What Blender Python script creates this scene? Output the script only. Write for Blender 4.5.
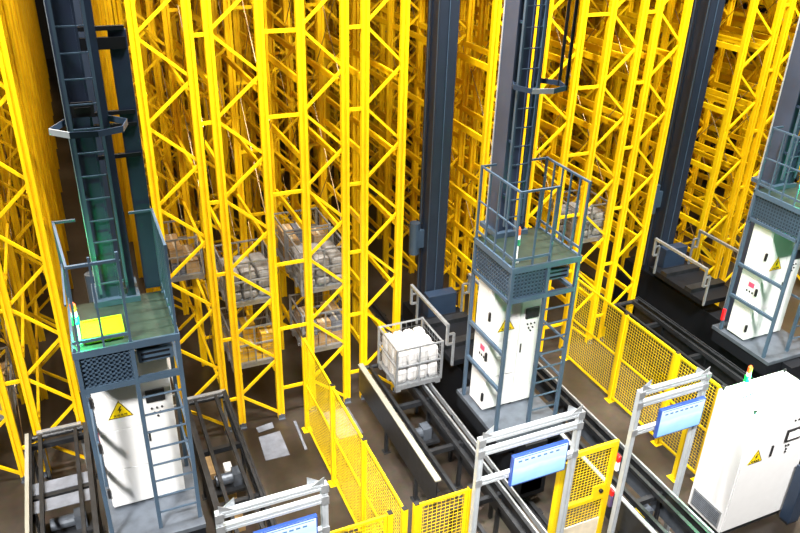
import bpy, bmesh, math, random
from mathutils import Vector, Matrix
random.seed(7)
S = bpy.context.scene
C = S.collection
for o in list(bpy.data.objects):
    bpy.data.objects.remove(o, do_unlink=True)

# ------------------------------------------------------------------ camera
yaw, pitch, roll, FPX = 0.42678, 0.480675, 0.0300376, 756.8
fw = Vector((math.sin(yaw)*math.cos(pitch), math.cos(yaw)*math.cos(pitch), -math.sin(pitch)))
rt = Vector((math.cos(yaw), -math.sin(yaw), 0)); up = rt.cross(fw)
ca = math.cos(roll)*rt + math.sin(roll)*up
cb = -math.sin(roll)*rt + math.cos(roll)*up
cam = bpy.data.cameras.new('camera'); co = bpy.data.objects.new('camera', cam); C.objects.link(co)
cam.sensor_width = 36; cam.lens = FPX*36/800; cam.clip_end = 200; cam.clip_start = 0.05
M = Matrix((ca, cb, -fw)).transposed().to_4x4(); M.translation = Vector((0, 0, 10)); co.matrix_world = M
S.camera = co

# ------------------------------------------------------------------ world, lamps, exposure
w = bpy.data.worlds.new('hall_ambient'); S.world = w; w.use_nodes = True
w.node_tree.nodes['Background'].inputs[0].default_value = (0.80, 0.88, 1.0, 1)
w.node_tree.nodes['Background'].inputs[1].default_value = 0.008
S.view_settings.view_transform = 'Standard'; S.view_settings.look = 'None'
S.view_settings.gamma = 1.0; S.view_settings.use_curve_mapping = False
S.view_settings.exposure = 0.62

def area(name, loc, target, sx, sy, power, col=(1, .96, .9)):
    l = bpy.data.lights.new(name, 'AREA'); l.shape = 'RECTANGLE'; l.size = sx; l.size_y = sy
    l.energy = power; l.color = col
    o = bpy.data.objects.new(name, l); C.objects.link(o); o.location = loc
    o.rotation_euler = (Vector(target)-Vector(loc)).to_track_quat('-Z', 'Y').to_euler()
    return o
# high-bay lamps over the loading zone in front of the racks and above the aisles
for i, x in enumerate((-3.0, 3.3, 9.6, 15.9)):
    area('high_bay_lamp', (x, 9.1, 13.3), (x, 9.9, 3.0), 2.0, .6, 1250)
    area('front_bay_lamp', (x-2.6, 0.6, 13.0), (x+2.4, 8.2, 1.0), 2.0, .6, 300).data.spread = math.radians(45)
for i, x in enumerate((.18, 6.4, 12.62, 18.84)):
    for y in (17, 25, 33):
        area('aisle_lamp', (x, y, 12.4), (x, y, 0), .5, 2.4, 170 if i == 0 else 14, (1, .82, .6))

# ------------------------------------------------------------------ materials
def new_mat(name):
    m = bpy.data.materials.new(name); m.use_nodes = True
    return m, m.node_tree, m.node_tree.nodes['Principled BSDF']
def paint(name, col, rough=.45, metal=0.0, var=.12, scale=6.0, bump=0.0, coat=0.0):
    m, nt, b = new_mat(name)
    tc = nt.nodes.new('ShaderNodeTexCoord'); n = nt.nodes.new('ShaderNodeTexNoise')
    n.inputs['Scale'].default_value = scale; n.inputs['Detail'].default_value = 5
    nt.links.new(tc.outputs['Object'], n.inputs['Vector'])
    r = nt.nodes.new('ShaderNodeValToRGB')
    r.color_ramp.elements[0].position = .3; r.color_ramp.elements[1].position = .7
    r.color_ramp.elements[0].color = (*[c*(1-var) for c in col], 1)
    r.color_ramp.elements[1].color = (*[min(1, c*(1+var)) for c in col], 1)
    nt.links.new(n.outputs['Fac'], r.inputs['Fac']); nt.links.new(r.outputs['Color'], b.inputs['Base Color'])
    b.inputs['Roughness'].default_value = rough; b.inputs['Metallic'].default_value = metal
    b.inputs['Coat Weight'].default_value = coat
    if bump:
        bp = nt.nodes.new('ShaderNodeBump'); bp.inputs['Strength'].default_value = bump; bp.inputs['Distance'].default_value = .01
        nt.links.new(n.outputs['Fac'], bp.inputs['Height']); nt.links.new(bp.outputs['Normal'], b.inputs['Normal'])
    return m
def emit(name, col, strength):
    m, nt, b = new_mat(name)
    b.inputs['Base Color'].default_value = (*col, 1); b.inputs['Emission Color'].default_value = (*col, 1)
    b.inputs['Emission Strength'].default_value = strength
    return m
YEL = paint('yellow_paint', (.86, .530, .002), .42, var=.06)
YELF = paint('fence_yellow_paint', (.74, .50, .003), .38, var=.05)
ROD = paint('pale_rod_steel', (.36, .24, .10), .4, .3)
NAVY = paint('navy_steel_paint', (.016, .030, .058), .45, .1, var=.15, scale=3)
NAVYD = paint('dark_navy_paint', (.0035, .0045, .007), .6, .0, var=.2, scale=3)
NAVYD.node_tree.nodes['Principled BSDF'].inputs['Specular IOR Level'].default_value = .25
SLATE = paint('slate_blue_paint', (.050, .084, .130), .42, .1, var=.12, scale=4)
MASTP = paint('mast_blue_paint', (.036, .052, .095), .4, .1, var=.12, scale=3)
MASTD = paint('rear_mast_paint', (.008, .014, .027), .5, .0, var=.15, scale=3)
WHITE = paint('white_enamel', (.64, .65, .67), .6, var=.02)
WHITEP = paint('white_plastic', (.84, .84, .86), .5, var=.04, scale=12)
BLACK = paint('black_plastic', (.012, .012, .014), .4)
STEEL = paint('galvanised_steel', (.34, .36, .385), .38, .55, var=.15, scale=14)
ALU = paint('aluminium_profile', (.46, .50, .54), .35, .35, var=.06, scale=10)
CREAM = paint('cream_rail_cap', (.30, .295, .25), .4, .1, var=.05)
DSTEEL = paint('dark_steel', (.022, .024, .028), .42, .4, var=.3, scale=8)
GSTEEL = paint('grey_deck_plate', (.085, .100, .125), .4, .3, var=.25, scale=5, bump=.1)
GREEND = paint('green_grip_floor', (.012, .024, .017), .5, .0, var=.35, scale=7, bump=.15)
LIME = paint('lime_plastic', (.30, .58, .004), .4)
RED = paint('red_plastic', (.65, .01, .015), .35)
PINK = paint('pink_print', (.75, .06, .14), .5)
SIGNY = paint('sign_yellow', (.75, .55, .0), .45, var=.03)
CARD = paint('brown_cardboard', (.42, .27, .12), .75, var=.2, scale=9)
CARDY = paint('yellow_cardboard', (.70, .42, .03), .7, var=.15, scale=9)
BAG = paint('white_woven_bag', (.60, .60, .61), .7, var=.10, scale=14, bump=.4)
BAG_SHADE = paint('shaded_woven_bag', (.26, .25, .235), .75, var=.15, scale=12, bump=.4)  # darker bag copy: dimness of the rack bays put into its colour
BEIGE = paint('beige_panel', (.62, .55, .42), .5)
SHEET = paint('pale_blue_sheet', (.15, .165, .20), .35, var=.25, scale=5)
GREENL = emit('green_lamp_lens', (.0, 1.0, .05), 3)
ORANGE = paint('orange_lens', (.8, .12, .02), .3)
PURPLE = paint('violet_plastic', (.10, .07, .16), .5)

def floor_mat():
    m, nt, b = new_mat('sealed_concrete')
    tc = nt.nodes.new('ShaderNodeTexCoord')
    n1 = nt.nodes.new('ShaderNodeTexNoise'); n1.inputs['Scale'].default_value = .55; n1.inputs['Detail'].default_value = 8
    n2 = nt.nodes.new('ShaderNodeTexNoise'); n2.inputs['Scale'].default_value = 9; n2.inputs['Detail'].default_value = 6
    for n in (n1, n2): nt.links.new(tc.outputs['Object'], n.inputs['Vector'])
    r = nt.nodes.new('ShaderNodeValToRGB'); e = r.color_ramp.elements
    e[0].position = .35; e[0].color = (.018, .012, .007, 1); e[1].position = .68; e[1].color = (.062, .047, .034, 1)
    nt.links.new(n1.outputs['Fac'], r.inputs['Fac'])
    mx = nt.nodes.new('ShaderNodeMix'); mx.data_type = 'RGBA'; mx.blend_type = 'OVERLAY'; mx.inputs[0].default_value = .45
    nt.links.new(r.outputs['Color'], mx.inputs[6]); nt.links.new(n2.outputs['Color'], mx.inputs[7])
    hs = nt.nodes.new('ShaderNodeHueSaturation'); hs.inputs['Saturation'].default_value = .75
    nt.links.new(mx.outputs[2], hs.inputs['Color']); nt.links.new(hs.outputs['Color'], b.inputs['Base Color'])
    b.inputs['Roughness'].default_value = .3
    return m
FLOOR = floor_mat()
def screen_mat():
    m, nt, b = new_mat('monitor_picture')
    tc = nt.nodes.new('ShaderNodeTexCoord'); sp = nt.nodes.new('ShaderNodeSeparateXYZ')
    nt.links.new(tc.outputs['Generated'], sp.inputs[0])
    r = nt.nodes.new('ShaderNodeValToRGB'); e = r.color_ramp.elements
    e[0].position = 0; e[0].color = (.20, .50, .82, 1); e[1].position = 1; e[1].color = (.72, .86, .95, 1)
    for p, c in ((.35, (.38, .66, .86, 1)), (.5, (.66, .85, .93, 1)), (.62, (.50, .74, .92, 1))):
        q = e.new(p); q.color = c
    n = nt.nodes.new('ShaderNodeTexNoise'); n.inputs['Scale'].default_value = 3
    nt.links.new(tc.outputs['Generated'], n.inputs['Vector'])
    ad = nt.nodes.new('ShaderNodeMath'); ad.operation = 'MULTIPLY_ADD'; ad.inputs[1].default_value = .3
    nt.links.new(n.outputs['Fac'], ad.inputs[0]); sb = nt.nodes.new('ShaderNodeMath'); sb.operation = 'SUBTRACT'; sb.inputs[1].default_value = .15
    nt.links.new(sp.outputs['Z'], sb.inputs[0]); nt.links.new(sb.outputs[0], ad.inputs[2])
    nt.links.new(ad.outputs[0], r.inputs['Fac'])
    b.inputs['Base Color'].default_value = (.10, .14, .18, 1); nt.links.new(r.outputs['Color'], b.inputs['Emission Color'])
    b.inputs['Emission Strength'].default_value = .75; b.inputs['Roughness'].default_value = .25
    return m
SCREEN = screen_mat()
SCRTEXT = emit('screen_dark_print', (.05, .14, .32), .2)
BEZEL = paint('blue_bezel', (.03, .08, .35), .3)

# ------------------------------------------------------------------ mesh helpers
class MB:
    def __init__(s): s.v = []; s.f = []
    def add(s, vs, fs):
        n = len(s.v); s.v += [tuple(v) for v in vs]; s.f += [tuple(i+n for i in f) for f in fs]; return s
    def box(s, x0, x1, y0, y1, z0, z1):
        return s.add([(x0,y0,z0),(x1,y0,z0),(x1,y1,z0),(x0,y1,z0),(x0,y0,z1),(x1,y0,z1),(x1,y1,z1),(x0,y1,z1)],
                     [(0,3,2,1),(4,5,6,7),(0,1,5,4),(1,2,6,5),(2,3,7,6),(3,0,4,7)])
    def bar(s, p, q, w, h=None, ref=(0, 0, 1)):
        h = h or w; p = Vector(p); q = Vector(q); d = (q-p).normalized(); r = Vector(ref)
        if abs(d.dot(r)) > .95: r = Vector((0, 1, 0))
        a = d.cross(r).normalized(); b = a.cross(d).normalized()
        vs = [c+a*(i*w/2)+b*(j*h/2) for c in (p, q) for i, j in ((-1,-1),(1,-1),(1,1),(-1,1))]
        return s.add(vs, [(0,1,2,3)[::-1],(4,5,6,7),(0,1,5,4),(1,2,6,5),(2,3,7,6),(3,0,4,7)])
    def tube(s, p, q, r, n=8, r2=None):
        p = Vector(p); q = Vector(q); d = (q-p).normalized(); ref = Vector((0,0,1)) if abs(d.z) < .9 else Vector((0,1,0))
        a = d.cross(ref).normalized(); b = a.cross(d); r2 = r if r2 is None else r2
        vs = [c+(a*math.cos(t)+b*math.sin(t))*rr for c, rr in ((p, r), (q, r2)) for t in [2*math.pi*k/n for k in range(n)]]
        fs = [(k, (k+1) % n, n+(k+1) % n, n+k) for k in range(n)] + [tuple(range(n))[::-1], tuple(range(n, 2*n))]
        return s.add(vs, fs)
    def prism(s, poly, axis, a, b):
        n = len(poly)
        def mk(t, u, v):
            return {'x': (t, u, v), 'y': (u, t, v), 'z': (u, v, t)}[axis]
        vs = [mk(a, u, v) for u, v in poly] + [mk(b, u, v) for u, v in poly]
        fs = [tuple(range(n)), tuple(range(n, 2*n))[::-1]] + [(k, n+k, n+(k+1) % n, (k+1) % n) for k in range(n)]
        return s.add(vs, fs)
    def mesh(s, name, mat, smooth=False, bevel=0):
        me = bpy.data.meshes.new(name); me.from_pydata(s.v, [], s.f)
        bm = bmesh.new(); bm.from_mesh(me)
        if bevel:
            bmesh.ops.bevel(bm, geom=bm.edges[:], offset=bevel, segments=2, affect='EDGES', profile=.6)
        bmesh.ops.recalc_face_normals(bm, faces=bm.faces[:]); bm.to_mesh(me); bm.free()
        me.materials.append(mat)
        if smooth:
            for p in me.polygons: p.use_smooth = True
        return me
def link(name, me, parent=None, loc=(0,0,0), rz=0, label=None):
    o = bpy.data.objects.new(name, me); C.objects.link(o); o.location = loc; o.rotation_euler = (0, 0, rz)
    if parent: o.parent = parent
    if label: o['label'] = label
    return o
def part(name, parent, mb, mat, loc=(0,0,0), bevel=0, smooth=False, label=None, stuff=False):
    o = link(name, mb.mesh(name, mat, smooth, bevel), parent, loc, 0, label)
    if stuff: o['kind'] = 'stuff'
    return o
def tag(o, label, cat, group=None):
    o['label'] = label; o['category'] = cat
    if group: o['group'] = group
    return o
def thing(name, label, cat, loc=(0,0,0), rz=0, group=None):
    o = bpy.data.objects.new(name, None); C.objects.link(o); o.location = loc; o.rotation_euler = (0, 0, rz)
    o.empty_display_size = .1
    return tag(o, label, cat, group)
def struct(name, mb, mat):
    o = link(name, mb.mesh(name, mat)); o['kind'] = 'structure'; return o
_tc = {}
def text_mesh(txt, size, mat):
    cu = bpy.data.curves.new('lettering', 'FONT'); cu.body = txt; cu.size = size; cu.align_x = 'CENTER'; cu.align_y = 'CENTER'; cu.extrude = .0015
    o = bpy.data.objects.new('lettering', cu); C.objects.link(o)
    bpy.context.view_layer.update()
    me = bpy.data.meshes.new_from_object(o.evaluated_get(bpy.context.evaluated_depsgraph_get()))
    bpy.data.objects.remove(o, do_unlink=True)
    # stand the text up: facing -Y
    for v in me.vertices: v.co = Vector((v.co.x, -v.co.z, v.co.y))
    me.materials.clear(); me.materials.append(mat)
    return me

# ------------------------------------------------------------------ the hall
struct('floor', MB().box(-14, 52, -12, 48, -.2, 0), FLOOR)
HALLW = paint('hall_wall_panel', (.06, .06, .065), .7)
struct('ceiling', MB().box(-14, 52, -12, 48, 14.0, 14.2), HALLW)
struct('wall_back', MB().box(-14, 52, 48, 48.2, 0, 14), HALLW)
struct('wall_left', MB().box(-14.2, -14, -12, 48, 0, 14), HALLW)
struct('wall_right', MB().box(52, 52.2, -12, 48, 0, 14), HALLW)
struct('wall_front', MB().box(-14, 52, -12.2, -12, 0, 14), HALLW)

# ------------------------------------------------------------------ pallet racks
YR, BAY, LV, HR, PITCH = 12.2, 2.4, 1.395, 10.6, 6.22
ROWS = [(1.07, 1.87), (2.17, 2.97), (3.64, 4.40), (4.77, 5.50)]
def upright_mb(x=0, y=0, h=HR):
    # rolled section: front web with a groove, two flanges
    a, d = .068, .05
    poly = [(-a,-d),(-.022,-d),(-.018,-d+.025),(.018,-d+.025),(.022,-d),(a,-d),(a,d),(a-.012,d),(a-.012,-d+.035),(-a+.012,-d+.035),(-a+.012,d),(-a,d)]
    m = MB(); n = len(poly)
    vs = [(x+u, y+v, 0) for u, v in poly] + [(x+u, y+v, h) for u, v in poly]
    return m.add(vs, [tuple(range(n, 2*n))] + [(k, (k+1) % n, n+(k+1) % n, n+k) for k in range(n)])
UPR = upright_mb().mesh('upright', YEL)
FOOT = MB().box(-.068, .068, -.10, .10, 0, .012).box(-.066, .066, -.054, .054, .012, .10).mesh('foot_plate', GSTEEL)
BEAM = MB().prism([(-.018,-.06),(.018,-.06),(.018,.02),(.030,.02),(.030,.06),(-.018,.06)], 'y', 0, BAY-.10).mesh('beam', YEL)
NL = 7
def beam_z(k): return 1.19 + LV*k
def zig(w):
    segs = [((w, .10), (0, .75))]
    for k in range(7):
        zl = .75+LV*k; zr = zl+LV/2
        segs.append(((0, zl), (w, zr)))
        if k < 6: segs.append(((w, zr), (0, zl+LV)))
    return segs
def rack_row(x0, x1, label, spacer_to=None, nf=14, detail=True, rods=False):
    w = x1-x0; t = thing('pallet_rack', label, 'rack', (x0, YR, 0), 0, 'yellow pallet rack rows')
    nfront = 2 if detail else 0
    UPw = {}
    for kind in (0, 1): pass
    bme = {}
    for f in range(nfront):
        for x in (0, w):
            link('upright', UPR, t, (x, f*BAY, .012)); 
            if f == 0: link('foot_plate', FOOT, t, (x, 0, 0))
        for i, (p, q) in enumerate(zig(w)):
            key = i if i == 0 else (1 if i % 2 else 2)
            if key not in bme:
                dz = p[1]
                bme[key] = MB().bar((p[0], .012, 0), (q[0], .012, q[1]-dz), .048, .040, (0, 1, 0)).mesh('brace', YEL)
            link('brace', bme[key], t, (0, f*BAY, p[1]))
        if spacer_to:
            g = spacer_to-x1
            if 's' not in bme: bme['s'] = MB().box(.068, g-.069, -.02, .02, -.03, .03).mesh('row_spacer', YEL)
            for k in range(8): link('row_spacer', bme['s'], t, (w, f*BAY, .715+LV*k))
        for k in range(NL):
            link('beam', BEAM, t, (.062, f*BAY+.05, beam_z(k)))
            o = link('beam', BEAM, t, (w-.062, f*BAY+BAY-.05, beam_z(k)), math.pi)
    m = MB()
    for f in range(nfront, nf):
        for x in (0, w):
            u = upright_mb(x, f*BAY); m.add(u.v, u.f)
        for p, q in zig(w): m.bar((p[0], f*BAY, p[1]), (q[0], f*BAY, q[1]), .048, .040, (0, 1, 0))
        if spacer_to:
            for k in range(8): m.box(w+.068, spacer_to-x0-.069, f*BAY-.02, f*BAY+.02, .685+LV*k, .745+LV*k)
    for k in range(NL):
        for x in (.062, w-.062):
            m.box(x-.02, x+.02, nfront*BAY+.05, (nf-1)*BAY, beam_z(k)-.06, beam_z(k)+.06)
    o = part('rear_rack_frames', t, m, YEL, stuff=True)
    part('shade_deck', t, MB().box(.02, w-.02, .10, (nf-1)*BAY, beam_z(5)+.06, beam_z(5)+.075), DSTEEL)  # deck added out of view to block lamp light from the rack interior
    if rods:
        m = MB()
        for b in range(nf-1):
            for k in range(4):
                za, zb = .6+2*LV*k, .6+2*LV*(k+1)
                zb = min(zb, HR-.1)
                gx = w+.10
                m.bar((gx, b*BAY+.05, za), (gx, (b+1)*BAY-.05, zb), .014)
                m.bar((gx+.03, b*BAY+.05, zb), (gx+.03, (b+1)*BAY-.05, za), .014)
        part('tie_rods', t, m, ROD, stuff=True)
        for yy in (0, BAY):
            for k in range(8):
                pass
    return t
ordn = ['first', 'second', 'third', 'fourth']
blocks = [(-1, 'from left of the three left of the left crane', (1, 2, 3), 14, True),
          (0, 'from left between the left and middle cranes', (0, 1, 2, 3), 14, True),
          (1, 'from left between the middle and right cranes', (0, 1, 2, 3), 14, True),
          (2, 'from left directly behind the right crane', (0, 1, 2, 3), 12, True),
          (3, 'from left beyond the last aisle, far right', (0, 1, 2, 3), 10, False)]
for b, where, rows, nf, det in blocks:
    for n, r in enumerate(rows):
        x0, x1 = ROWS[r]; dx = PITCH*b
        sp = ROWS[r+1][0]+dx if r < 3 else None
        rack_row(x0+dx, x1+dx, 'yellow pallet rack row, %s %s' % (ordn[n], where), sp, nf, det, rods=(r in (0, 1, 2)))

# ------------------------------------------------------------------ stacker cranes
XA = .185        # centre of the first aisle
XL, XM, XR, YF, YB, ZD, ZP = -.60, .05, .61, 8.6, 9.76, 1.5, 4.68
RUNG = MB().tube((XM+.03, 0, 0), (XR-.03, 0, 0), .016, 6).mesh('rung', SLATE)
MRUNG = MB().box(-.19, .15, -.012, .012, -.008, .008).mesh('rung', SLATE)
RBAR = MB().box(-.013, .013, -.013, .013, 4.70, 5.93).mesh('baluster', SLATE)
def perforated(u0, u1, z0, z1, axis, c, pitch=.062, hole=.036, th=.006):
    m = MB(); nu = max(1, int((u1-u0)/pitch)); nz = max(1, int((z1-z0)/pitch))
    du = (u1-u0)/nu; dz = (z1-z0)/nz; b = (pitch-hole)/2
    def bx(a0, a1, za, zb):
        if axis == 'x': m.box(a0, a1, c-th/2, c+th/2, za, zb)
        else: m.box(c-th/2, c+th/2, a0, a1, za, zb)
    for i in range(nu+1):
        u = u0+i*du; bx(max(u0, u-b), min(u1, u+b), z0, z1)
    for j in range(nz+1):
        z = z0+j*dz; bx(u0, u1, max(z0, z-b), min(z1, z+b))
    return m
TRI = [(-.17, -.13), (.17, -.13), (0, .165)]
def triangle_sign(parent, x, y, z, s=1.0):
    m = MB().prism([(u*s, v*s) for u, v in TRI], 'y', -.004, 0)
    t = part('warning_sign', parent, m, SIGNY, (x, y, z), label='yellow triangular high-voltage warning sign')
    ed = MB(); pts = [Vector((u*s*.93, -.006, v*s*.93)) for u, v in TRI]
    for i in range(3): ed.bar(pts[i], pts[(i+1) % 3], .010*s, .003, (0, 1, 0))
    part('sign_border', t, ed, BLACK)
    bolt = [(.012,.075),(-.030,.005),(-.004,.005),(-.018,-.050),(.030,.022),(.004,.022),(.030,.075)]
    part('lightning_bolt', t, MB().prism([(u*s, (v-.005)*s) for u, v in bolt], 'y', -.008, -.005), BLACK)
    link('sign_lettering', text_mesh('\u6709\u7535\u5371\u9669', .048*s, BLACK), t, (0, -.006, -.088*s))
    return t
def stack_light(parent, x, y, z, lit, glow=50):
    p = part('signal_lamp_post', parent, MB().tube((0,0,0),(0,0,.30),.024,10).tube((0,0,0),(0,0,.03),.05,10), WHITEP, (x, y, z), label='white signal lamp post with coloured lenses')
    part('green_lens', p, MB().tube((0,0,.30),(0,0,.40),.042,12), GREENL if lit else paint('dull_green_lens', (.02,.20,.09), .3))
    part('orange_lens', p, MB().tube((0,0,.405),(0,0,.47),.036,12), WHITEP)
    part('red_lens', p, MB().tube((0,0,.475),(0,0,.57),.036,12).tube((0,0,.57),(0,0,.60),.036,12,.015), ORANGE)
    if lit:
        l = bpy.data.lights.new('green_lamp_glow', 'POINT'); l.energy = glow; l.color = (.02, 1, .30); l.shadow_soft_size = .05
        o = bpy.data.objects.new('green_lamp_glow', l); C.objects.link(o); o.parent = p; o.location = (.02, -.06, .36)
def crane(n, label, lit):
    t = thing('stacker_crane', label, 'crane', (XA+PITCH*n, 0, 0), 0, 'stacker cranes in the aisles')
    # bottom carriage running on the floor rail
    b = part('bottom_beam', t, MB().box(-.22, .22, 8.2, 13.4, .28, 1.40).box(-.3, .3, 8.2, 8.75, .18, 1.0).box(-.3, .3, 12.9, 13.5, .18, 1.0), NAVYD, bevel=.01)
    for yy in (8.45, 13.2):
        part('wheel', t, MB().tube((-.06, yy, .265), (.06, yy, .265), .16, 20), DSTEEL)
    part('deck_plate', t, MB().box(XL-.05, XR+.05, 8.42, 9.95, 1.42, ZD), GSTEEL, bevel=.006)
    part('deck_skirt', t, MB().box(XL-.04, XR+.04, 8.44, 9.9, 1.15, 1.42), NAVYD)
    # service frame
    for x, y, z1, nm in ((XL, YF, 5.95 if n else 4.75, 'frame_post'), (XM, YF, 5.95, 'frame_post'), (XR, YF, 5.95, 'frame_post'), (XL, YB, 5.95, 'frame_post'), (XR, YB, 5.95, 'frame_post')):
        part(nm, t, MB().box(x-.028, x+.028, y-.028, y+.028, ZD, 4.70).box(x-.018, x+.018, y-.018, y+.018, 4.70, z1), SLATE, bevel=.004)
    part('platform', t, MB().box(XL-.03, XR+.03, YF-.03, YB+.05, 4.63, ZP), GREEND)
    part('platform_frame', t, MB().box(XL-.035, XR+.035, YF-.04, YF-.005, 4.60, 4.70).box(XL-.035, XL, YF, YB, 4.60, 4.70).box(XR, XR+.035, YF, YB, 4.60, 4.70)
         .box(XL, XR, YF-.03, YF+.03, 4.06, 4.14).box(XL-.028, XL+.028, YF, YB, 4.06, 4.12).box(XR-.028, XR+.028, YF, YB, 4.06, 4.12), SLATE)
    part('perforated_panel', t, perforated(XL+.03, XM-.03, 4.14, 4.60, 'x', YF), SLATE)
    part('perforated_panel', t, perforated(YF+.03, YB-.03, 4.12, 4.60, 'y', XL, .062), SLATE)
    part('panel_backing', t, MB().box(XL+.04, XM-.03, YF+.03, YF+.04, 4.14, 4.60), NAVY)
    part('panel_backing', t, MB().box(XL+.03, XL+.04, YF+.05, YB-.03, 4.14, 4.60), NAVY)
    u = part('drive_unit', t, MB().box(XM+.06, XR-.05, 8.72, 9.2, 4.26, 4.46), SLATE, bevel=.02, label='blue-grey drive unit under the platform')
    part('vent_slots', u, MB().box(XM+.10, XR-.10, 8.712, 8.722, 4.30, 4.33).box(XM+.10, XR-.10, 8.712, 8.722, 4.38, 4.41), NAVYD)
    for z in (3.09, 2.37):
        part('side_rail', t, MB().box(XL-.025, XL+.025, YF, YB, z-.03, z+.03), SLATE)
        part('side_rail', t, MB().box(XR-.015, XR+.015, YF, YB, z-.02, z+.02), SLATE)
    # electrical cabinet
    cx0, cx1, cy0, cy1, cz0, cz1, xs = -.53, .50, 9.2, 9.66, 1.53, 4.16, .05
    cab = part('electrical_cabinet', t, MB().box(cx0, cx1, cy0, cy1, cz0, cz1), WHITE, bevel=.008, label='white electrical cabinet on the crane deck')
    zz = (cz0+.02, 2.22, 2.93, cz1-.02)
    for i in range(3):
        d = part('cabinet_door', t, MB().box(cx0+.01, xs-.006, cy0-.020, cy0-.001, zz[i]+.006, zz[i+1]-.006), WHITE, bevel=.004)
        part('side_panel', t, MB().box(cx0-.014, cx0-.001, cy0+.01, cy1-.01, zz[i]+.006, zz[i+1]-.006), WHITE, bevel=.003)
    for z in (1.75, 2.6, 3.4):
        part('hinge', t, MB().box(cx0-.05, cx0-.015, cy0-.03, cy0+.01, z, z+.16), BLACK)
    triangle_sign(t, -.22, cy0-.021, 3.27)
    d = part('cabinet_door', t, MB().box(xs+.006, cx1-.01, cy0-.020, cy0-.001, cz0+.02, cz1-.02), WHITE, bevel=.004)
    part('control_screen', t, MB().box(.14, .40, cy0-.05, cy0-.020, 3.30, 3.50), BLACK, bevel=.006, label='black control screen on the cabinet door')
    part('screen_glass', t, MB().box(.17, .37, cy0-.053, cy0-.05, 3.33, 3.47), DSTEEL)
    for x, z in ((.20, 3.18), (.27, 3.18), (.34, 3.18), (.23, 3.10), (.31, 3.10), (.27, 3.04)):
        part('push_button', t, MB().tube((x, cy0-.02, z), (x, cy0-.04, z), .015, 8), BLACK)
    part('door_handle', t, MB().box(.10, .125, cy0-.035, cy0-.02, 2.62, 2.80), BLACK, bevel=.004)
    part('pink_label', t, MB().box(cx0-.02, cx0-.014, 9.28, 9.42, 2.72, 2.82), PINK, label='small pink notice')
    for y in (9.27, 9.34, 9.41):
        part('push_button', t, MB().box(cx0-.024, cx0-.014, y, y+.03, 2.60, 2.64), BLACK)
    if n == 2: part('stop_button', t, MB().box(XL-.09, XL-.03, 9.70, 9.76, 1.75, 2.02), RED, bevel=.01, label='red emergency stop box')
    # access ladder up the front right
    for k in range(9): link('rung', RUNG, t, (0, YF, 1.78+.29*k))
    # platform railing
    rail = MB()
    rail.bar((XL, YF, 5.35), (XL, YB, 5.35), .022).bar((XL, YB, 5.93), (XL+.26, YB, 5.93), .03)
    if n == 0:
        rail.bar((XL+.085, YF, 5.84), (XM, YF, 5.84), .035).bar((XL+.085, YF, 5.84), (XL, YB, 5.93), .03).bar((XL+.085, YF, 5.84), (XL+.05, YF, 4.7), .03)
    else: rail.bar((XL, YF, 5.93), (XM, YF, 5.93), .03).bar((XL, YF, 5.93), (XL, YB, 5.93), .03)
    rail.bar((XR, YF, 5.93), (XR, YB, 5.93), .03).bar((XR, YB, 5.93), (XR-.30, YB, 5.93), .03)
    rail.box(XL-.01, XL+.01, YF, YB, 4.80, 4.84).box(XR-.01, XR+.01, YF, YB, 4.80, 4.84).box(XL, XM, YF-.01, YF+.01, 4.80, 4.84)
    part('handrail', t, rail, SLATE)
    for i in range(1, 5):
        y = YF+(YB-YF)*i/5
        link('baluster', RBAR, t, (XR, y, 0))
    for i in range(1, 4 if n else 1):
        link('baluster', RBAR, t, (XL, YF+(YB-YF)*i/4, 0))
    link('baluster', RBAR, t, (XL+(XM-XL)*.52, YF, 0))
    # gate stub leaning inward on the ladder side
    stack_light(t, -.53 if n == 0 else -.45, 8.78, ZP, lit)
    # front mast with its ladder
    HM = 12.2
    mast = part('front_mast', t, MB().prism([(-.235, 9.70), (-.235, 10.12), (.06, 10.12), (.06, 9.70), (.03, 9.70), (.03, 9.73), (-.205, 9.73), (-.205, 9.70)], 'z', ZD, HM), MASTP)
    part('mast_guide_strip', mast, MB().box(-.245, -.235, 10.08, 10.11, ZD, HM), ALU, label='bright guide strip')
    part('side_channel', t, MB().prism([(.13, 9.66), (.25, 9.66), (.25, 9.74), (.235, 9.74), (.235, 9.675), (.145, 9.675), (.145, 9.74), (.13, 9.74)], 'z', ZD, HM), NAVY)
    part('mast_foot', t, MB().box(-.30, .30, 9.62, 10.2, ZP, 4.76), SLATE)
    for x in (-.19, .15):
        part('ladder_stringer', t, MB().box(x-.018, x+.018, 9.57, 9.62, 4.9, HM), SLATE)
    for k in range(24): link('rung', MRUNG, t, (0, 9.595, 5.05+.30*k))
    for k in range(8):
        part('ladder_bracket', t, MB().box(-.20, -.18, 9.6, 9.72, 5.4+k*.9, 5.44+k*.9).box(.14, .16, 9.6, 9.72, 5.4+k*.9, 5.44+k*.9), NAVY)
    if n == 0: part('access_hatch', t, MB().box(-.16, .10, 9.655, 9.69, 7.28, 7.46).box(-.12, .06, 9.64, 9.66, 7.33, 7.40), BLACK, label='black opening in the mast face')
    # ladder safety cage
    pts = [(-.25, 9.66), (-.36, 9.45), (-.24, 9.14), (.08, 9.06), (.36, 9.16), (.44, 9.45), (.25, 9.66)]
    if n == 0: pts[1] = (-.43, 9.32); pts[2] = (-.22, 9.1)
    glint_seg = 1 if n == 0 else 2  # one hoop segment coloured pale, a painted light glint
    for zi, z in enumerate((7.24, 9.3, 10.6)):
        for i in range(6):
            p, q = pts[i], pts[i+1]
            part('cage_hoop', t, MB().bar((*p, z), (*q, z), .012, .075), ALU if (i == glint_seg and zi == 0) else NAVY)
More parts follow.
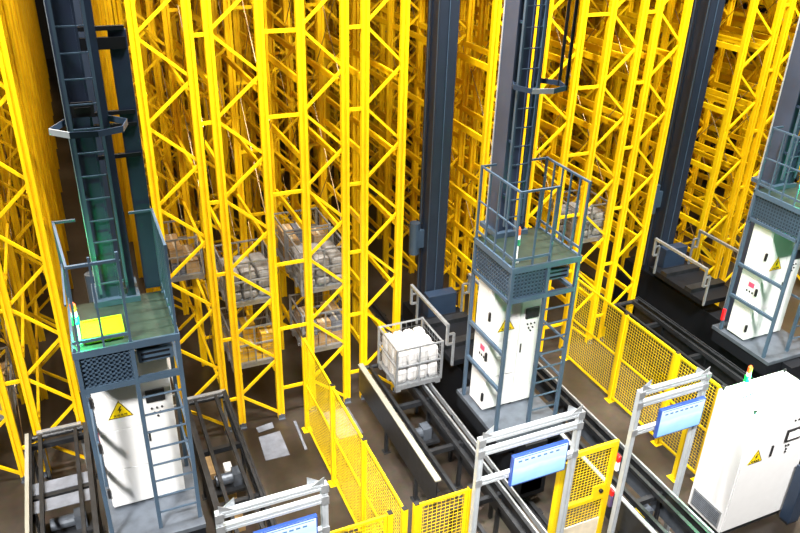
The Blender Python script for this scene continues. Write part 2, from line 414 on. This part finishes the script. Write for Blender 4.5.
    for i in ((4, 5) if n else ()):
        part('cage_strip', t, MB().box(pts[i][0]-.025, pts[i][0]+.025, pts[i][1]-.008, pts[i][1]+.008, 7.2, 10.7), DSTEEL)
    part('cable_eye', t, MB().tube((.12, 9.5, 4.95), (.12, 9.5, 6.6), .008, 6).tube((.12, 9.5, 4.9), (.12, 9.5, 4.98), .022, 8), DSTEEL)
    # rear mast
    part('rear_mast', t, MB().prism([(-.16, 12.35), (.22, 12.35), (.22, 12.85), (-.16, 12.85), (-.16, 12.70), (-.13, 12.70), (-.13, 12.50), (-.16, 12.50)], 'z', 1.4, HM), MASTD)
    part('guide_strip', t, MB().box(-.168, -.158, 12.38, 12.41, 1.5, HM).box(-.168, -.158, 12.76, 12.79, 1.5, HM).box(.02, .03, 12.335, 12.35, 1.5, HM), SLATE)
    part('hoist_motor', t, MB().tube((-.30, 12.75, 2.95), (-.30, 12.75, 3.65), .11, 14).box(-.30, -.13, 12.65, 12.85, 3.1, 3.5), SLATE, label='blue hoist motor on the rear mast')
    # lifting carriage between the masts
    cz = 1.55
    part('carriage_plate', t, MB().box(-.50, .55, 10.45, 12.25, cz+.1, cz+.22), NAVYD, bevel=.01)
    part('carriage_panel', t, MB().box(-.25, .40, 12.05, 12.3, cz+.2, 2.25), NAVY, bevel=.01)
    part('telescopic_fork', t, MB().box(-.5, .5, 10.85, 11.05, cz+.22, cz+.32), DSTEEL)
    part('telescopic_fork', t, MB().box(-.5, .5, 11.65, 11.85, cz+.22, cz+.32), DSTEEL)
    for x in (-.66, .66):
        g = MB()
        g.bar((x, 10.4, 2.62), (x, 12.05, 2.62), .055)
        for y in (10.42, 12.03):
            g.bar((x, y, 2.62), (x, y, 2.20), .045).bar((x, y, 2.20), (x+(.14 if x < 0 else -.14), y, 2.20), .04).bar((x, y, 2.42), (x+(.14 if x < 0 else -.14), y, 2.42), .035)
            g.bar((x+(.14 if x < 0 else -.14), y, 2.42), (x+(.14 if x < 0 else -.14), y, cz+.15), .04)
        part('guard_rail', t, g, STEEL, label='galvanised guard rail of the lifting carriage')
    if n == 0:
        c = part('cable_duct', t, MB().box(.39, .60, 9.86, 9.95, 4.72, 8.24), NAVY, bevel=.005, label='navy cable duct beside the mast')
        for z in (8.24, 8.02, 7.22, 7.06, 6.66):
            part('duct_bracket', t, MB().box(.05, .58, 9.84, 9.9, z, z+(.14 if z == 8.02 else .05)), NAVYD)
    return t
crane(0, 'left stacker crane with lit green beacon and lime tray on its platform', True)
crane(1, 'middle stacker crane with unlit beacon, standing behind the loaded wire cage', False)
crane(2, 'right stacker crane, partly cut off by the picture edge, behind the control cabinet', True)
for n, wh in enumerate(('left', 'middle', 'right')):
    t = thing('crane_rail', 'dark floor rail under the %s stacker crane' % wh, 'rail', (XA+PITCH*n, 7.4, 0), 0, 'crane rails')
    part('rail_head', t, MB().prism([(-.07, 0), (.07, 0), (.07, .015), (.015, .03), (.015, .06), (.035, .07), (.035, .10), (-.035, .10), (-.035, .07), (-.015, .06), (-.015, .03), (-.07, .015)], 'y', 0, 38.5), DSTEEL)
    for k in range(14): part('rail_clip', t, MB().box(-.12, .12, .5+k*1.2, .62+k*1.2, 0, .022), DSTEEL)

# lime tray on the left platform
t = thing('plastic_tray', 'lime-green plastic tray on the left crane platform', 'tray', (-.06, 8.93, ZP))
part('tray_body', t, MB().box(-.23, .23, -.20, .20, .002, .10), LIME, bevel=.012)
part('tray_rim', t, MB().box(-.25, .25, -.22, -.19, .09, .115).box(-.25, .25, .19, .22, .09, .115).box(-.25, -.22, -.2, .2, .09, .115).box(.22, .25, -.2, .2, .09, .115), LIME)

# ------------------------------------------------------------------ chain conveyors
def conveyor(x0, x1, y0, y1, label, cap0=DSTEEL, cap1=DSTEEL, y0l=None, zc=1.15, drive=1.75, pan1=DSTEEL):
    w = x1-x0; t = thing('chain_conveyor', label, 'conveyor', (x0, y0, 0), 0, 'chain conveyors in front of the racks'); L = y1-y0
    yl = 0 if y0l is None else y0l-y0
    prof = lambda x, s: [(x, zc-.24), (x+s*.07, zc-.24), (x+s*.07, zc-.225), (x+s*.015, zc-.225), (x+s*.015, zc-.015), (x+s*.07, zc-.015), (x+s*.07, zc), (x, zc)]
    part('side_beam', t, MB().prism(prof(0, 1), 'y', yl, L), DSTEEL)
    part('side_beam', t, MB().prism(prof(w, -1), 'y', 0, L), DSTEEL)
    part('beam_cap', t, MB().box(-.03, .03 if cap0 is not CREAM or x0 < 0 else .075, yl, L, zc, zc+.03), cap0)
    part('side_panel', t, MB().box(-.008, .012, yl, L, zc-.62, zc-.02), DSTEEL)
    part('side_panel', t, MB().box(w-.012, w+.008, 0, L, zc-.62, zc-.02), pan1)
    part('beam_cap', t, MB().box(w-.02, w+.012, 0, L, zc, zc+.02), cap1)
    for x in (.20, w-.20):
        part('chain_track', t, MB().box(x-.03, x+.03, .1, L-.05, zc-.10, zc-.01), DSTEEL)
    for k in range(int(L/1.35)+1):
        y = .15+k*1.35
        if y > L-.1: break
        part('cross_member', t, MB().box(.015, w-.015, y, y+.08, zc-.22, zc-.12), DSTEEL)
        for x in (.035, w-.035):
            part('support_leg', t, MB().box(x-.03, x+.03, y, y+.06, .012, zc-.22).box(x-.07, x+.07, y-.04, y+.10, 0, .012), DSTEEL)
    part('end_roller', t, MB().tube((.03, L-.06, zc-.06), (w-.03, L-.06, zc-.06), .05, 12), DSTEEL)
    if drive:
        m = part('drive_motor', t, MB().tube((w*.25, L-drive, zc-.55), (w*.62, L-drive, zc-.55), .10, 14).box(w*.62, w*.80, L-drive-.11, L-drive+.11, zc-.68, zc-.42), GSTEEL)
        if drive > 3: part('motor_tag', t, MB().box(w*.50, w*.60, L-drive-.11, L-drive+.11, zc-.62, zc-.43), SIGNY)
        part('motor_plate', t, MB().box(.05, w-.05, L-drive-.2, L-drive+.2, zc-.74, zc-.68), DSTEEL)
    return t
conveyor(-1.59, -.62, 6.2, 11.95, 'chain conveyor with pale left rail, left of the left crane', CREAM, DSTEEL)
conveyor(1.08, 1.86, 6.3, 11.95, 'dark chain conveyor between the left crane and the floor sheets')
conveyor(4.53, 5.47, 6.2, 11.8, 'chain conveyor with a broad cream rail carrying the loaded wire cage', CREAM, STEEL, y0l=8.24)
conveyor(7.12, 7.97, 5.2, 11.9, 'chain conveyor under the right-hand monitor frame beside the control cabinet', ALU, STEEL, drive=5.1, pan1=GSTEEL)
conveyor(10.85, 11.72, 6.8, 12.0, 'black chain conveyor in shadow right of the right-hand mesh fence')
t = thing('guide_rail', 'slim steel guide rail beside the loaded wire cage', 'rail', (5.60, 6.4, 0))
part('rail', t, MB().box(-.014, .014, 0, 5.2, 1.06, 1.16), STEEL)
for k in range(4): part('support_leg', t, MB().box(-.03, .03, .2+k*1.55, .26+k*1.55, 0, 1.10), DSTEEL)
# cream end stop of the middle conveyor
# steel plates between the rails of the far left conveyor
for y, a in ((10.48, 'upper'), (10.06, 'lower')):
    tag(link('cover_plate', MB().box(-1.55, -.66, y, y+.27, 1.032, 1.046).mesh('cover_plate', SHEET, bevel=.004)), '%s of the two pale plates lying across the left conveyor' % a, 'plate')
# cartons and parts lying under the second conveyor
for i, (x, y, sx, sy, h, m, lab) in enumerate((
        (1.33, 11.15, .10, .34, .22, CARD, 'long brown carton under the dark conveyor'),
        (1.42, 10.72, .09, .09, .16, WHITEP, 'small white box under the dark conveyor, nearest its middle'),
        (1.62, 11.0, .07, .12, .14, WHITEP, 'small white box under the dark conveyor, close to the racks'),
        (1.45, 10.40, .17, .12, .20, CARD, 'squat brown carton under the dark conveyor'),
        (1.48, 9.7, .11, .20, .20, CARD, 'brown carton under the dark conveyor nearest the monitor frame'))):
    t = thing('carton', lab, 'box', (x, y, 0))
    part('box_body', t, MB().box(-sx, sx, -sy, sy, 0, h), m, bevel=.006)
    part('flap', t, MB().box(-sx, -.004, -sy, sy, h, h+.008).box(.004, sx, -sy, sy, h, h+.008), m)
# floor details
for pts, lab in (([(2.38, 11.75), (2.82, 11.78), (2.81, 11.03), (2.34, 11.04)], 'large pale blue sheet lying flat on the floor by the racks'),
                 ([(2.40, 12.05), (2.75, 12.10), (2.74, 11.92), (2.42, 11.88)], 'narrow pale sheet lying on the floor between the rack feet'),
                 ([(3.75, 12.0), (4.35, 12.0), (4.35, 11.1), (3.85, 11.1)], 'pale sheet on the floor right of the tall yellow fence')):
    tag(link('plastic_sheet', MB().prism(pts, 'z', .001, .007).mesh('plastic_sheet', SHEET)), lab, 'sheet')
tag(link('floor_strip', MB().bar((3.18, 11.95, .012), (3.14, 11.05, .012), .05, .02).mesh('floor_strip', SHEET)), 'short white strip lying on the floor left of the fence', 'strip')
tag(link('cable_duct', MB().prism([(2.02, 0), (2.10, 0), (2.085, .035), (2.035, .035)], 'y', 7.0, 12.0).mesh('cable_duct', CARDY)), 'yellowish floor duct running beside the dark conveyor', 'duct')
tag(link('cable_duct', MB().prism([(8.55, 0), (8.62, 0), (8.61, .03), (8.56, .03)], 'y', 8.0, 12.0).mesh('cable_duct', STEEL)), 'thin metal floor duct left of the right mesh fence', 'duct')
# end gate bars of the racks at the conveyors
for x0, x1, lab in ((-1.45, -.72, 'left conveyor'), (1.07, 1.87, 'dark conveyor by the left crane')):
    tag(link('stop_bar', MB().box(x0, x1, 12.02, 12.1, .95, 1.08).box(x0+.01, x0+.06, 12.03, 12.09, 0, .95).box(x1-.06, x1-.01, 12.03, 12.09, 0, .95).mesh('stop_bar', STEEL)), 'grey stop bar across the rack end of the %s' % lab, 'bar')

# ------------------------------------------------------------------ monitor frames
def gantry(x0, x1, y, mon, label, nm):
    t = thing('monitor_frame', label, 'frame', (x0, y, 0), 0, 'monitor frames across the conveyors'); w = x1-x0; H = 3.38
    def profile(mb, p, q, s=.075):
        p = Vector(p); q = Vector(q); mb.bar(p, q, s)
        return mb
    for x in (0, w):
        po = part('frame_post', t, MB().prism([(x-.04,-.04),(x-.012,-.04),(x-.012,-.028),(x+.012,-.028),(x+.012,-.04),(x+.04,-.04),(x+.04,.04),(x-.04,.04)], 'z', .012, H), ALU)
        part('foot_plate', t, MB().box(x-.09, x+.09, -.09, .09, 0, .012), STEEL)
        for z in (H-.06, H-.25, 2.62):
            part('corner_bracket', t, MB().box(x-.05, x+.05, -.052, -.04, z-.06, z+.06), STEEL)
        d = 1 if x == 0 else -1
        part('gusset', t, MB().prism([(x, H), (x+d*.20, H), (x, H+.12)], 'y', -.03, -.024).prism([(x+d*.02, H), (x+d*.20, H), (x+d*.20, H+.13)], 'y', .03, .036), STEEL)
    for z, yy in ((H-.035, .0), (H-.25, 0), (2.60, 0)):
        part('cross_bar', t, MB().prism([(-.035, z-.035), (-.035, z+.035), (-.025, z+.035), (-.025, z+.012), (.035, z+.012), (.035, z-.035)] if False else [(yy-.035, z-.045), (yy-.035, z-.010), (yy-.026, z-.010), (yy-.026, z+.010), (yy-.035, z+.010), (yy-.035, z+.045), (yy+.035, z+.045), (yy+.035, z-.045)], 'x', .04, w-.04), ALU)
    m0, m1 = mon[0]-x0, mon[1]-x0
    s = part('monitor', t, MB().box(m0, m1, -.13, -.07, 2.47, 3.0), BEZEL, bevel=.008, label='blue framed monitor showing a pale blue page')
    part('screen', s, MB().box(m0+.02, m1-.02, -.134, -.129, 2.495, 2.98), SCREEN)
    tx = MB()
    for k in range(7):
        a = m0+.09+k*(m1-m0-.2)/7; tx.box(a, a+.055, -.137, -.134, 2.885, 2.91)
    tx.box(m0+.05, m1-.05, -.137, -.134, 2.955, 2.965)
    part('screen_lettering', s, tx, SCRTEXT)
    part('monitor_arm', t, MB().box((m0+m1)/2-.06, (m0+m1)/2+.06, -.09, 0, 2.56, 2.66), BLACK)
    return t
gantry(.82, 2.10, 6.67, (1.18, 1.97), 'aluminium monitor frame cut off at the bottom left', 0)
gantry(4.29, 5.88, 6.67, (4.75, 5.66), 'wide aluminium monitor frame in the middle, next to the yellow gate', 1)
gantry(6.98, 8.24, 6.72, (7.34, 8.21), 'aluminium monitor frame left of the white control cabinet', 2)

# ------------------------------------------------------------------ mesh fences
def wire_mesh(L, z0, z1, cell=.068, r=.005, axis='y'):
    m = MB(); n = int(L/cell); k = int((z1-z0)/cell)
    def bx(a0, a1, za, zb, o):
        if axis == 'y': m.box(-o-r/2, -o+r/2, a0, a1, za, zb)
        else: m.box(a0, a1, -o-r/2, -o+r/2, za, zb)
    for i in range(1, n): bx(i*L/n-r/2, i*L/n+r/2, z0, z1, 0)
    for j in range(1, k): bx(0, L, z0+(z1-z0)*j/k-r/2, z0+(z1-z0)*j/k+r/2, r)
    return m
def fence_panel(t, axis, a0, a1, h, z0=.10, cell=.065):
    L = a1-a0; f = .04
    m = MB()
    def bx(p0, p1, za, zb):
        if axis == 'y': m.box(-.016, .016, p0, p1, za, zb)
        else: m.box(p0, p1, -.016, .016, za, zb)
    bx(0, L, h-f, h); bx(0, L, z0, z0+f); bx(0, f, z0+f, h-f); bx(L-f, L, z0+f, h-f); bx(f, L-f, (h+z0)/2-.018, (h+z0)/2+.018)
    loc = (0, a0, 0) if axis == 'y' else (a0, 0, 0)
    p = part('panel_frame', t, m, YELF, loc)
    part('wire_mesh', p, wire_mesh(L, z0, h, cell, axis=axis), YELF)
def fence_post(t, x, y, h, base=True):
    o = part('fence_post', t, MB().box(x-.04, x+.04, y-.04, y+.04, .01, h+.02), YELF, bevel=.005)
    part('post_cap', o, MB().box(x-.036, x+.036, y-.036, y+.036, h+.02, h+.035), BLACK)
    part('base_plate', o, MB().box(x-.09, x+.09, y-.09, y+.09, 0, .012), YELF)
def fence(label, axis, org, cuts, h, gap=.05, name='mesh_fence'):
    t = thing(name, label, 'fence', org, 0, 'yellow mesh safety fences')
    for c in cuts: fence_post(t, *((0, c) if axis == 'y' else (c, 0)), h)
    for a, b in zip(cuts[:-1], cuts[1:]): fence_panel(t, axis, a+gap, b-gap, h)
    return t
fence('yellow mesh fence running along the floor left of the loaded cage conveyor', 'y', (3.34, 6.95, 0), (0, 1.55, 3.04, 4.66), 2.2)
fence('yellow mesh fence running along the floor behind the right-hand monitor frame', 'y', (9.68, 7.5, 0), (0, 1.13, 2.63, 4.33), 2.15)
fence('low front mesh fence panel at bottom centre, left of the fence corner', 'x', (2.20, 6.97, 0), (0, .93), 2.18)
fence('front mesh fence panel between the fence corner and the middle monitor frame', 'x', (3.53, 6.97, 0), (0, .86), 2.2)
# gate
t = thing('mesh_gate', 'yellow mesh gate with a lock plate right of the middle monitor frame', 'gate', (6.0, 7.0, 0))
gp = part('gate_post', t, MB().box(-.05, .05, -.05, .05, .01, 2.12), YELF, bevel=.006)
part('base_plate', gp, MB().box(-.1, .1, -.1, .1, 0, .012), YELF)
G0, G1 = .10, 1.03
part('gate_frame', t, MB().box(G0, G1, -.025, .025, 2.13, 2.23).box(G0, G0+.09, -.025, .025, .1, 2.13).box(G1-.10, G1, -.025, .025, .1, 2.13).box(G0+.09, G1-.1, -.025, .025, .1, .2).box(G0+.09, G1-.10, -.025, .025, 1.06, 1.14), YELF, bevel=.004)
part('lock_plate', t, MB().box(G1-.34, G1-.10, -.024, .0, 1.14, 1.38), YELF)
part('lock', t, MB().tube((G1-.20, -.024, 1.27), (G1-.20, -.06, 1.27), .035, 12), BLACK)
mw = wire_mesh(G1-G0-.19, 1.14, 2.13, .058, axis='x'); part('wire_mesh', t, mw, YELF, (G0+.09, 0, 0))
mw = wire_mesh(G1-G0-.19, .62, 1.06, .058, axis='x'); part('wire_mesh', t, mw, YELF, (G0+.09, 0, 0))
part('kick_panel', t, MB().box(G0+.09, G1-.1, -.008, .008, .2, .62), BEIGE)
part('hinge', t, MB().box(.05, G0, -.02, .02, 1.7, 1.78).box(.05, G0, -.02, .02, .5, .58), BLACK)
s = part('safety_switch', t, MB().box(G1+.005, G1+.06, -.07, .03, 1.62, 1.80), WHITEP, bevel=.012, label='white safety switch with red top')
part('switch_cap', s, MB().box(G1+.005, G1+.06, -.07, .03, 1.80, 1.92), RED, bevel=.01)
s = part('lock_box', t, MB().box(G1+.0, G1+.055, -.09, .02, 1.10, 1.22), RED, bevel=.015)
part('lock_body', s, MB().box(G1+.0, G1+.055, -.09, .02, .86, 1.10), PURPLE, bevel=.012)

# ------------------------------------------------------------------ control cabinet on the right
CX0, CX1, CY0, CY1, CH = 9.01, 10.48, 6.29, 7.05, 2.62
t = thing('control_cabinet', 'large white control cabinet with green light on top, bottom right', 'cabinet', (CX0, CY0, 0))
W, D = CX1-CX0, CY1-CY0
part('cabinet_body', t, MB().box(0, W, 0, D, .10, CH), WHITE, bevel=.008)
part('plinth', t, MB().box(.02, W-.02, .02, D-.02, 0, .10), DSTEEL)
for a, b in ((.012, W-.012),):
    part('cabinet_door', t, MB().box(a, b, -.022, -.001, .14, CH-.03), WHITE, bevel=.004)
part('side_grille', t, MB().box(-.012, -.001, .06, D-.06, .16, .52), STEEL)
gr = MB()
for k in range(9): gr.box(-.018, -.011, .09, D-.09, .19+k*.034, .205+k*.034)
part('grille_slats', t, gr, GSTEEL)
triangle_sign(t, .30, -.023, 1.72, .95)
part('door_handle', t, MB().box(.60, .64, -.045, -.022, 1.64, 1.86), BLACK, bevel=.006)
part('control_screen', t, MB().box(.86, 1.22, -.05, -.022, 1.86, 2.10), BLACK, bevel=.008)
part('screen_glass', t, MB().box(.90, 1.18, -.053, -.05, 1.90, 2.06), WHITEP)
for k in range(3): part('indicator', t, MB().tube((.98+k*.08, -.02, 2.27), (.98+k*.08, -.035, 2.27), .018, 10), BLACK)
for x, z in ((.94, 1.76), (1.0, 1.76), (.97, 1.68), (.97, 1.62)): part('push_button', t, MB().tube((x, -.02, z), (x, -.04, z), .018, 10), BLACK)
for x in (.05, W-.05):
    for y in (.05, D-.05):
        part('lifting_eye', t, MB().tube((x, y, CH), (x, y, CH+.03), .018, 8).tube((x-.02, y, CH+.045), (x+.02, y, CH+.045), .022, 8), BLACK)
stack_light(t, .22, D*.62, CH, True, 150)
part('lamp_cable', t, MB().tube((.16, D*.55, CH+.012), (W-.15, D*.75, CH+.012), .008, 6), BLACK)
t = thing('barrier_post', 'yellow square post standing behind the right-hand monitor frame', 'post', (9.32, 7.72, 0))
part('post_body', t, MB().box(-.045, .045, -.045, .045, .012, 1.75), YELF, bevel=.005)
part('base_plate', t, MB().box(-.1, .1, -.1, .1, 0, .012), YELF)
# dark blue service box to its right
t = thing('service_box', 'dark blue service box against the front of the white control cabinet', 'box', (10.30, 6.02, 0))
part('box_body', t, MB().box(.05, .3, 0, .20, .05, 1.25), NAVY, bevel=.01)
part('box_feet', t, MB().box(.06, .29, .02, .18, 0, .05), BLACK)
part('red_knob', t, MB().tube((.1, 0, 1.1), (.1, -.05, 1.1), .03, 10), RED)

# ------------------------------------------------------------------ wire cages and their loads
def pillow(w, d, h, mat, name='bag'):
    bm = bmesh.new(); bmesh.ops.create_cube(bm, size=1)
    bmesh.ops.subdivide_edges(bm, edges=bm.edges[:], cuts=4, use_grid_fill=True)
    for v in bm.verts:
        p = v.co*2
        ex = 5.0
        n = (abs(p.x)**ex+abs(p.y)**ex+abs(p.z)**ex)**(1/ex)
        q = p/n if n > 0 else p
        bulge = .06*math.sin(7*p.x+3*p.z)*math.sin(5*p.y+2)
        v.co = Vector((q.x*w/2*(1+bulge), q.y*d/2*(1+bulge), q.z*h/2*(1+bulge*.5)+h/2))
    me = bpy.data.meshes.new(name); bm.to_mesh(me); bm.free(); me.materials.append(mat)
    for p in me.polygons: p.use_smooth = True
    return me
CW, CD, CHT = .94, .90, .96
def cage_meshes():
    d = {}
    d['corner_post'] = MB().box(-.02, .02, -.02, .02, .10, CHT).mesh('corner_post', STEEL)
    d['foot'] = MB().box(-.05, .05, -.05, .05, 0, .10).mesh('foot', STEEL)
    fr = MB(); x, y = CW/2, CD/2
    for z in (CHT-.02, .56):
        for yy in (-y, y): fr.box(-x, x, yy-.014, yy+.014, z-.014, z+.014)
        for xx in (-x, x): fr.box(xx-.014, xx+.014, -y, y, z-.014, z+.014)
    for yy in (-y, y): fr.box(-.014, .014, yy-.012, yy+.012, .12, CHT-.03)
    d['rim'] = fr.mesh('rim', STEEL)
    wm = MB()
    for i in range(1, 8):
        a = -x+CW*i/8
        for yy in (-y, y): wm.box(a-.002, a+.002, yy-.002, yy+.002, .12, CHT-.02)
        b = -y+CD*i/8
        for xx in (-x, x): wm.box(xx-.002, xx+.002, b-.002, b+.002, .12, CHT-.02)
    for j in range(1, 6):
        z = .12+(CHT-.14)*j/6
        for yy in (-y, y): wm.box(-x, x, yy-.002, yy+.002, z-.002, z+.002)
        for xx in (-x, x): wm.box(xx-.002, xx+.002, -y, y, z-.002, z+.002)
    d['wire_mesh'] = wm.mesh('wire_mesh', STEEL)
    pl = MB().box(-x, x, -y, y, .10, .14)
    for yy in (-y+.04, 0, y-.04): pl.box(-x, x, yy-.04, yy+.04, .0, .10) if yy == 0 else pl.box(-x+.1, x-.1, yy-.03, yy+.03, .03, .10)
    d['base'] = pl.mesh('base', STEEL)
    return d
CMESH = cage_meshes()
def cage(x, y, z, label):
    t = thing('wire_cage', label, 'cage', (x, y, z), 0, 'wire mesh pallet cages')
    for sx in (-1, 1):
        for sy in (-1, 1):
            link('corner_post', CMESH['corner_post'], t, (sx*CW/2, sy*CD/2, 0)); link('foot', CMESH['foot'], t, (sx*(CW/2-.05), sy*(CD/2-.05), 0))
    for k in ('rim', 'wire_mesh', 'base'): link(k, CMESH[k], t)
    return t
BAGS = [pillow(.275, .40, .182, BAG_SHADE), pillow(.27, .405, .18, BAG_SHADE)]
BAGT = [pillow(.200, .265, .335, BAG), pillow(.198, .26, .33, BAG)]
def where(i, ni, j, nj, L, nl):
    col = {3: ('left', 'middle', 'right'), 4: ('leftmost', 'second', 'third', 'rightmost')}[ni][i]
    row = {2: ('front', 'back'), 3: ('front', 'middle', 'back')}[nj][j]
    lay = {1: ('only',), 2: ('lower', 'upper'), 3: ('bottom', 'centre', 'top')}[nl][L]
    return '%s layer, %s row, %s' % (lay, row, col)
def bag_load(x, y, z, label, group, upright=True, layers=2):
    ni, nj, dz = (4, 3, .352) if upright else (3, 2, .192)
    for L in range(layers):
        for i in range(ni):
            for j in range(nj):
                if upright: p = (x-.325+.217*i, y-.285+.285*j, z+.14+L*dz)
                else: p = (x-.30+.30*i, y-.215+.43*j, z+.14+L*dz)
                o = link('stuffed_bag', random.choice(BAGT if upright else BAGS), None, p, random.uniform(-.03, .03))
                tag(o, '%s, %s' % (label, where(i, ni, j, nj, L, layers)), 'bag', group)
def carton_load(x, y, z, label, group, mats, n=(3, 2), layers=2):
    for L in range(layers):
        for i in range(n[0]):
            for j in range(n[1]):
                if L and random.random() < .3: continue
                sx, sy = .84/n[0], .80/n[1]; h = random.uniform(.24, .30) if L else .27
                t = thing('carton', '%s, %s' % (label, where(i, n[0], j, n[1], L, layers)), 'box', (x-.42+sx*(i+.5), y-.40+sy*(j+.5), z+.14+L*.275), random.uniform(-.03, .03), group)
                part('box_body', t, MB().box(-sx/2+.012, sx/2-.012, -sy/2+.012, sy/2-.012, 0, h-.004), random.choice(mats), bevel=.005)
                part('tape', t, MB().box(-.02, .02, -sy/2+.02, sy/2-.02, h-.004, h-.001), BEIGE)
cage(5.31, 11.10, 1.18, 'loaded wire cage on the cream-railed conveyor left of the middle crane')
bag_load(5.31, 11.10, 1.18, 'white stuffed bag in the conveyor cage', 'white bags in the conveyor cage')
zs = lambda k: beam_z(k)+.06
rc = [(2.57, 12.78, 0, 'rack wire cage with yellow cartons, low level left of centre', 'cy', 'carton in low rack cage left of centre', 'cartons in the low rack cage'),
      (2.57, 12.78, 1, 'rack wire cage with white bags, second level left of centre', 'b', 'shade-darkened white bag in rack cage left of centre', 'white bags in the left rack cage'),
      (4.02, 12.80, 1, 'rack wire cage with pale bags, second level near the centre', 'b', 'pale bag in the rack cage near the centre', 'pale bags in the central rack cage'),
      (4.02, 12.80, 0, 'rack wire cage with cartons, low level behind the fence top', 'c', 'carton in low cage behind fence top', 'cartons in the central low rack cage'),
      (4.02, 13.85, 1, 'rack wire cage with cartons, deeper behind the central pale bags', 'c', 'carton in the deeper central rack cage', 'cartons in the deeper rack cage'),
      (1.47, 14.2, 1, 'rack wire cage with cartons in the row beside the left crane', 'c', 'carton in rack cage beside left crane', 'cartons beside the left crane'),
      (10.24, 12.80, 1, 'rack wire cage with white bags just right of the middle crane', 'b', 'shade-darkened white bag in rack cage beside middle crane', 'white bags right of the middle crane'),
      (-2.2, 12.80, 1, 'rack wire cage at the left picture edge, second level', 'b', 'pale bag in rack cage at left edge', 'bags at the left edge'),
      (-2.2, 12.80, 0, 'rack wire cage at the left picture edge, low level', 'c', 'carton in low cage at left edge', 'cartons at the left edge')]
for x, y, k, lab, kind, bl, gp in rc:
    cage(x, y, zs(k), lab)
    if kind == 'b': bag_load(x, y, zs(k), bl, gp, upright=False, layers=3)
    else: carton_load(x, y, zs(k), bl, gp, [CARDY, CARDY, SHEET] if kind == 'cy' else [CARD, CARD, SHEET])
